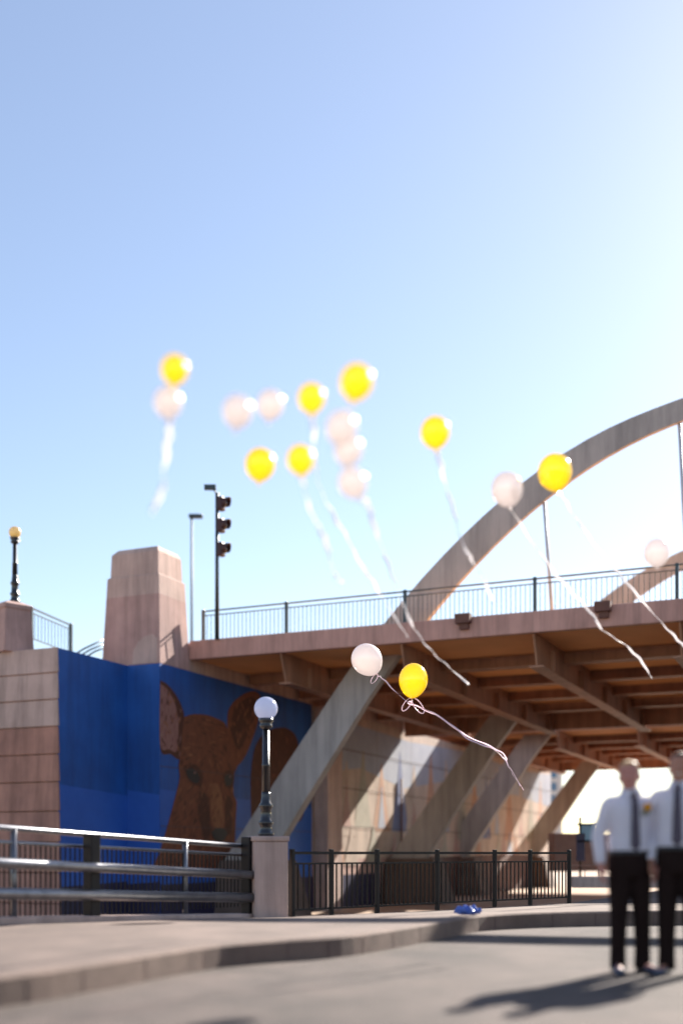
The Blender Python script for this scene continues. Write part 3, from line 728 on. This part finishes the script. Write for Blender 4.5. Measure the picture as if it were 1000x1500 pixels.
balloon(440,673,40,7.48,'yellow','yellow balloon low in the middle, its shorter ribbon ending in a small curl', [(446,715),(455,748),(468,775),(478,797),(486,830),(493,848),(501,852)], endY=10, knot=(2,27))
balloon(637,633,43,9.0,'yellow','lone yellow balloon left of the arch rib, its ribbon crossing the rib', [(643,672),(652,710),(664,748),(674,788),(690,820),(708,848),(720,879)], endY=12, knot=(2,27))
balloon(742,716,46,11.5,'white','white balloon in front of the lower arch rib, with a long bright ribbon', [(748,745),(775,788),(808,835),(840,870),(868,902),(882,923),(915,945),(938,968),(954,994)], endY=15, knot=(4,27))
balloon(812,691,49,11.8,'yellow','rightmost yellow balloon, overlapping the arch rib', [(822,724),(840,755),(866,792),(898,832),(926,864),(960,903),(985,930),(1002,948)], endY=15, knot=(3,27))
balloon(961,809,38,12.5,'white','rightmost white balloon, small, in front of the far arch rib by the railing', knot=(1,27))
balloon(537,966,45,21.0,'white','sharp low white balloon tilted beside a yellow one under the bridge deck', [(560,994),(581,1015),(600,1030),(640,1049),(680,1076),(715,1092),(738,1106),(744,1120),(766,1157)], knot=(13,19), ribw=.014, loops=((-1,.13),), aspect=1.04, rmat='pink_ribbon')
balloon(605,996,42,18.6,'yellow','sharp low yellow balloon, lowest of all, under the bridge deck', [(598,1030),(625,1040),(655,1058),(690,1085),(720,1096),(738,1112),(748,1130),(762,1152)], knot=(-2,27), ribw=.014, loops=((-1,.16),(1,.2)), aspect=1.16, rmat='pink_ribbon')

# ------------------------------------------------------------------ the two men
def remeshed(mb, name, matn, parent, voxel=.012, smooth=3):
    me = bpy.data.meshes.new(name+'_tmp'); me.from_pydata([tuple(v) for v in mb.v], [], mb.f)
    bm = bmesh.new(); bm.from_mesh(me); bmesh.ops.recalc_face_normals(bm, faces=bm.faces); bm.to_mesh(me); bm.free()
    o = bpy.data.objects.new(name+'_tmp', me); COL.objects.link(o)
    r = o.modifiers.new('r', 'REMESH'); r.mode = 'VOXEL'; r.voxel_size = voxel; r.use_smooth_shade = True
    s_ = o.modifiers.new('s', 'SMOOTH'); s_.iterations = smooth; s_.factor = .5
    dg = bpy.context.evaluated_depsgraph_get(); dg.update()
    nm = bpy.data.meshes.new_from_object(o.evaluated_get(dg)); nm.name = name
    bpy.data.objects.remove(o); bpy.data.meshes.remove(me)
    nm.materials.clear(); nm.materials.append(MATS[matn])
    for p in nm.polygons: p.use_smooth = True; p.material_index = 0
    ob_ = bpy.data.objects.new(name, nm); COL.objects.link(ob_); ob_.parent = parent; ORG[ob_.name] = Vector((0,0,0))
    return ob_
def local_part(mb, name, matn, parent, bevel=0):
    ORG['__zero'] = Vector((0,0,0))
    keep = ORG[parent.name]; ORG[parent.name] = Vector((0,0,0))
    o = mb.build(name, matn, parent, bevel); ORG[parent.name] = keep
    return o
def limb(mb, pts, rad, flat=1.0, n=5, seg=14, ref=None):
    q = spline(pts, n); N_ = len(q)
    rr_ = []
    for i in range(N_):
        f_ = i/(N_-1)*(len(rad)-1); k = min(int(f_), len(rad)-2); rr_.append(rad[k]+(rad[k+1]-rad[k])*(f_-k))
    mb.tube(q, rr_, seg, flat=flat, ref=ref)
def torso(mb, rings, seg=22):     # (z, cx, cy, rx, ry)
    vs = []
    for z, cx, cy, rx, ry in rings:
        for k in range(seg):
            a = 2*math.pi*k/seg; c, s_ = math.cos(a), math.sin(a)
            e = .82
            vs.append((cx+rx*math.copysign(abs(c)**e, c), cy+ry*math.copysign(abs(s_)**e, s_), z))
    n = len(rings)
    mb.add(vs, [(i*seg+k, i*seg+(k+1)%seg, (i+1)*seg+(k+1)%seg, (i+1)*seg+k) for i in range(n-1) for k in range(seg)]+[tuple(range(seg))[::-1], tuple((n-1)*seg+k for k in range(seg))], 0, True)
def person(loc, rotz, label, sc, skin, hair, head_yaw, head_roll, head_pitch, elbows, hands, feet, smile=False, flower=False, hairtop=1.0):
    # local frame: faces -Y, x to the viewer's right when facing the camera
    o = thing('person', loc, label, 'man'); o.rotation_euler = (0,0,rotz); o.scale = (sc,sc,sc)
    bd = MB()
    torso(bd, [(.88,0,0,.14,.10),(1.0,0,0,.15,.10),(1.2,0,.0,.155,.10),(1.36,0,.005,.150,.10),(1.42,0,.01,.105,.075),(1.48,0,.012,.066,.056)])
    limb(bd, [(0,.015,1.46),(0,.005,1.53),(0,-.004,1.60)], [.068,.058,.056])
    # head: built upright, then turned on the neck
    hm = Matrix.Translation((0,.0,1.56)) @ Matrix.Rotation(head_yaw,4,'Z') @ Matrix.Rotation(head_roll,4,'Y') @ Matrix.Rotation(head_pitch,4,'X')
    hb = MB()
    torso(hb, [(-.035,0,-.055,.028,.024),(-.02,0,-.045,.045,.045),(.01,0,-.03,.058,.065),(.045,0,-.018,.067,.082),(.085,0,-.01,.073,.092),(.125,0,0,.0765,.098),(.16,0,.004,.072,.094),(.19,0,.008,.054,.074),(.208,0,.010,.025,.036)])
    hb.tube([(0,-.098,.10),(0,-.112,.075),(0,-.122,.055),(0,-.10,.045)], [.008,.011,.016,.012], 10)
    hb.ball((0,-.088,.118), (.055,.02,.012), 12); hb.ball((0,-.083,-.018), (.028,.022,.02), 12)
    for s_ in (-1,1):
        hb.ball((s_*.077,.012,.075), (.011,.02,.034), 12); hb.ball((s_*.042,-.07,.06), (.022,.02,.02), 10)
    hb.ball((0,-.092,.018), (.026,.014,.012), 10)
    hb.v = [Vector((v.x*1.07, v.y, v.z)) for v in hb.v]
    bd.add([hm @ v for v in hb.v], hb.f, 0, True)
    for s_, el, ha in ((-1, elbows[0], hands[0]), (1, elbows[1], hands[1])):
        sh = Vector((s_*.172,.01,1.405)); el = Vector(el); ha = Vector(ha)
        limb(bd, [(s_*.09,.01,1.39), sh+Vector((-s_*.02,0,-.03)), sh.lerp(el,.5), el, el.lerp(ha,.5), ha], [.045,.046,.044,.040,.037,.028])
        # hand: palm and five fingers hanging, lightly curled
        f_ = (ha-el).normalized(); f_ = (f_+Vector((0,-.15,-.6))).normalized()
        sd_ = Vector((0,-1,0)); sd_ = (sd_-f_*sd_.dot(f_)).normalized()      # thumb side faces forward
        nrm = f_.cross(sd_)*s_                                              # towards the thigh or away
        inn_ = Vector((-s_,0,0)); inn_ = (inn_-f_*inn_.dot(f_)).normalized()
        w_ = ha; bd.tube([w_-f_*.02, w_+f_*.03, w_+f_*.075, w_+f_*.098], [.027,.038,.042,.036], 12, flat=.45, ref=sd_)
        for i, (off, ln, cu) in enumerate(((.030,.072,.35),(.011,.082,.42),(-.009,.076,.5),(-.028,.060,.6))):
            b0 = w_+f_*.088+sd_*off; d1 = (f_+inn_*cu*.5).normalized(); d2 = (f_+inn_*cu*1.6).normalized(); d3 = (f_*.7+inn_*cu*2.2).normalized()
            b1 = b0+d1*ln*.45; b2_ = b1+d2*ln*.32; b3 = b2_+d3*ln*.25
            bd.tube([b0-f_*.015, b0, b1, b2_, b3], [.010,.0098,.0092,.0085,.0068], 8)
        t0 = w_+f_*.025+sd_*.028; t1 = t0+(f_*.6+sd_*.75+inn_*.25).normalized()*.04; t2 = t1+(f_*.9+sd_*.25+inn_*.35).normalized()*.034; t3 = t2+(f_+inn_*.4).normalized()*.022
        bd.tube([t0-sd_*.015, t0, t1, t2, t3], [.013,.0125,.0115,.0105,.008], 8)
    for s_, ft in ((-1, feet[0]), (1, feet[1])):
        limb(bd, [(s_*.085,0,.90),(s_*.09,-.005,.5),(ft[0],ft[1],.10)], [.08,.052,.036])
        limb(bd, [(ft[0],ft[1]+.03,.06),(ft[0]+ft[2]*.06,ft[1]-.08,.045),(ft[0]+ft[2]*.12,ft[1]-.15,.035)], [.03,.032,.022])
    remeshed(bd, 'body', skin, o, .0055, 2)
    for s_ in (-1,1):
        e = MB(); e.ball(hm @ Vector((s_*.032,-.088,.092)), (.013,.009,.007), 10); local_part(e, 'eye', 'eye_dark', o)
    e = MB(); e.ball(hm @ Vector((0,-.104,.016)), (.026 if smile else .02,.008,.006), 12); local_part(e, 'mouth', 'teeth' if smile else 'lip', o)
    # hair cap
    hp = MB()
    seg = 20
    prof = [(.075,.085,.100),(.11,.088,.103),(.14,.087,.104),(.165,.081,.100),(.19,.065,.084),(.209,.040,.054),(.218,.014,.02)]
    vs = []
    for z, rx, ry in prof:
        for k in range(seg):
            a = 2*math.pi*k/seg; front = max(0, -math.sin(a))
            zz = z+(.085*front**.8*max(0,(.20-z)/.125)) ; shr = 1
            rx2, ry2 = rx, ry
            tz_ = min(1,max(0,(zz-.16)/.05)); rx2 = rx*(1-.0*tz_); 
            if zz > z+.03: rx2 = min(rx, .072); ry2 = min(ry, .094)
            jit = 1+.02*math.sin(k*5.1+z*90)*hairtop
            vs.append(hm @ Vector((rx2*math.cos(a)*jit, .006+ry2*math.sin(a)*jit, zz+.004*hairtop*math.sin(k*3.3+z*40))))
    n = len(prof)
    hp.add(vs, [(i*seg+k, i*seg+(k+1)%seg, (i+1)*seg+(k+1)%seg, (i+1)*seg+k) for i in range(n-1) for k in range(seg)]+[tuple((n-1)*seg+k for k in range(seg))], 0, True)
    local_part(hp, 'hair', hair, o)
    # shirt: one skin of torso and both sleeves
    shm = MB()
    torso(shm, [(.985,0,0,.172,.118),(1.03,0,-.002,.180,.126),(1.10,0,-.002,.178,.124),(1.2,0,0,.178,.120),(1.32,0,.004,.188,.124),(1.39,0,.006,.184,.116),(1.44,0,.01,.145,.094),(1.48,0,.012,.098,.076),(1.505,0,.012,.075,.07)])
    for s_, el, ha in ((-1, elbows[0], hands[0]), (1, elbows[1], hands[1])):
        sh = Vector((s_*.172,.01,1.40)); el = Vector(el); ha = Vector(ha)
        ce = el.lerp(ha,.93)
        limb(shm, [(s_*.09,.01,1.425), sh, sh.lerp(el,.5), el, el.lerp(ha,.5), ce], [.064,.070,.063,.057,.053,.044])
        shm.tube([el.lerp(ha,.86), el.lerp(ha,.96)], [.044,.043], 14)
    shirt = remeshed(shm, 'shirt', 'shirt_cloth', o, .011, 4)
    cl = MB()                       # collar stand and two points
    torso(cl, [(1.495,0,.008,.074,.070),(1.525,0,.004,.069,.066),(1.545,0,.004,.066,.063)])
    for s_ in (-1,1):
        cl.add([(s_*.004,-.078,1.535),(s_*.060,-.045,1.542),(s_*.085,-.05,1.485),(s_*.040,-.098,1.455),(s_*.004,-.070,1.532),(s_*.058,-.036,1.540),(s_*.083,-.04,1.484),(s_*.040,-.088,1.452)],
               [(0,1,2,3),(7,6,5,4),(0,4,5,1),(1,5,6,2),(2,6,7,3),(3,7,4,0)])
    local_part(cl, 'collar', 'shirt_cloth', shirt)
    tr = MB()
    torso(tr, [(.80,0,.004,.155,.112),(.86,0,.006,.178,.125),(.94,0,.004,.180,.128),(1.005,0,0,.172,.122)])
    for s_, ft in ((-1, feet[0]), (1, feet[1])):
        limb(tr, [(s_*.082,.0,.90),(s_*.088,-.002,.72),(s_*.092+(ft[0]-s_*.092)*.4,-.004,.48),(ft[0],ft[1]+.006,.22),(ft[0],ft[1]+.010,.03)], [.102,.094,.074,.066,.070])
    trs = remeshed(tr, 'trousers', 'trouser_cloth', o, .012, 4)
    bl = MB(); torso(bl, [(.985,0,0,.180,.130),(1.022,0,0,.179,.129)]); local_part(bl, 'belt', 'black_paint', o)
    for s_, ft in ((-1, feet[0]), (1, feet[1])):
        x, y, sp2 = ft; d_ = Vector((sp2*.5,-1,0)).normalized(); sdv = Vector((-d_.y,d_.x,0)); h_ = Vector((x,y+.06,0))
        sh_ = MB(); vs = []
        stn = [(-.02,.028,.055),(.0,.036,.085),(.07,.04,.092),(.14,.044,.07),(.2,.048,.052),(.25,.042,.042),(.285,.02,.03)]
        for a_, hw, ht in stn:
            c = h_+d_*a_
            for k in range(12):
                an = math.pi*k/11; vs.append(c+sdv*math.cos(an)*hw+Vector((0,0,.012+(ht-.012)*math.sin(an)**.7)))
        q = len(stn)
        sh_.add(vs, [(i*12+k, i*12+k+1, (i+1)*12+k+1, (i+1)*12+k) for i in range(q-1) for k in range(11)]+[(i*12+11, i*12, (i+1)*12, (i+1)*12+11) for i in range(q-1)]+[tuple(range(12)), tuple((q-1)*12+k for k in range(12))[::-1]], 0, True)
        shoe = local_part(sh_, 'shoe', 'shoe_leather', o)
        so_ = MB(); vs = []
        for z in (0.0, .0118):
            for sg_ in (1,-1):
                for a_, hw, ht in (stn if sg_ == 1 else stn[::-1]): vs.append(h_+d_*a_+sdv*sg_*(hw+.004)+Vector((0,0,z)))
        k = len(stn)*2
        so_.add(vs, [tuple(range(k))[::-1], tuple(range(k,2*k))]+[(i,(i+1)%k,k+(i+1)%k,k+i) for i in range(k)]); local_part(so_, 'sole', 'black_paint', shoe)
    # necktie hanging down the shirt front
    tie = MB(); prof = [(1.500,.020,-.088),(1.468,.015,-.104),(1.46,.022,-.112),(1.40,.028,-.128),(1.28,.033,-.134),(1.15,.038,-.136),(1.06,.041,-.137),(1.02,.003,-.137)]
    vs = []
    for z, hw, y in prof: vs += [(-hw,y,z),(0,y-.007,z),(hw,y,z),(hw,y+.006,z),(-hw,y+.006,z)]
    q = len(prof)
    tie.add(vs, [(i*5+k, i*5+(k+1)%5, (i+1)*5+(k+1)%5, (i+1)*5+k) for i in range(q-1) for k in range(5)]+[(0,1,2,3,4), tuple((q-1)*5+k for k in range(5))[::-1]]); t_ = local_part(tie, 'necktie', 'tie_cloth', o)
    kn = MB(); torso(kn, [(1.468,0,-.105,.016,.014),(1.50,0,-.092,.026,.016),(1.505,0,-.09,.022,.014)], 12); local_part(kn, 'knot', 'tie_cloth', t_)
    if flower:
        fl = MB(); c = Vector((.102,-.137,1.385)); rnd = random.Random(2)
        for i in range(22):
            v = Vector((rnd.gauss(0,1), rnd.gauss(0,1)-.4, rnd.gauss(0,1))).normalized(); fl.ball(c+v*.020, (.018,.014,.018), 8)
        fo_ = local_part(fl, 'boutonniere', 'yellow_petals', o)
        st_ = MB(); st_.tube([c+Vector((0,.008,-.01)), c+Vector((-.02,.012,-.05)), c+Vector((-.035,.014,-.085))], [.009,.008,.004], 8)
        for s_ in (-1,1): st_.tube([c+Vector((0,.01,-.02)), c+Vector((s_*.025-.015,.008,-.045)), c+Vector((s_*.03-.02,.01,-.07))], [.004,.012,.002], 8, flat=.4)
        local_part(st_, 'stem', 'leaf', fo_)
    return o
person((2.41,9.64,0.001), R(6), 'man with short blond hair, pale shirt, dark tie and yellow boutonniere', 1.0, 'skin', 'blond_hair',
       R(-28), R(-4), R(-6), ((-.265,.02,1.15),(.245,.03,1.15)), ((-.262,-.03,.90),(.20,-.06,.90)), ((-.10,0,-.35),(.115,.01,.5)), flower=True)
person((2.79,9.52,0.001), R(-24), 'taller man at the right edge with cropped dark hair, pale shirt and dark tie', 1.035, 'skin_tan', 'dark_hair',
       R(2), R(3), R(-10), ((-.245,.04,1.14),(.25,.03,1.15)), ((-.215,-.05,.90),(.22,-.06,.90)), ((-.10,0,-.3),(.105,.01,.3)), smile=True, hairtop=.2)
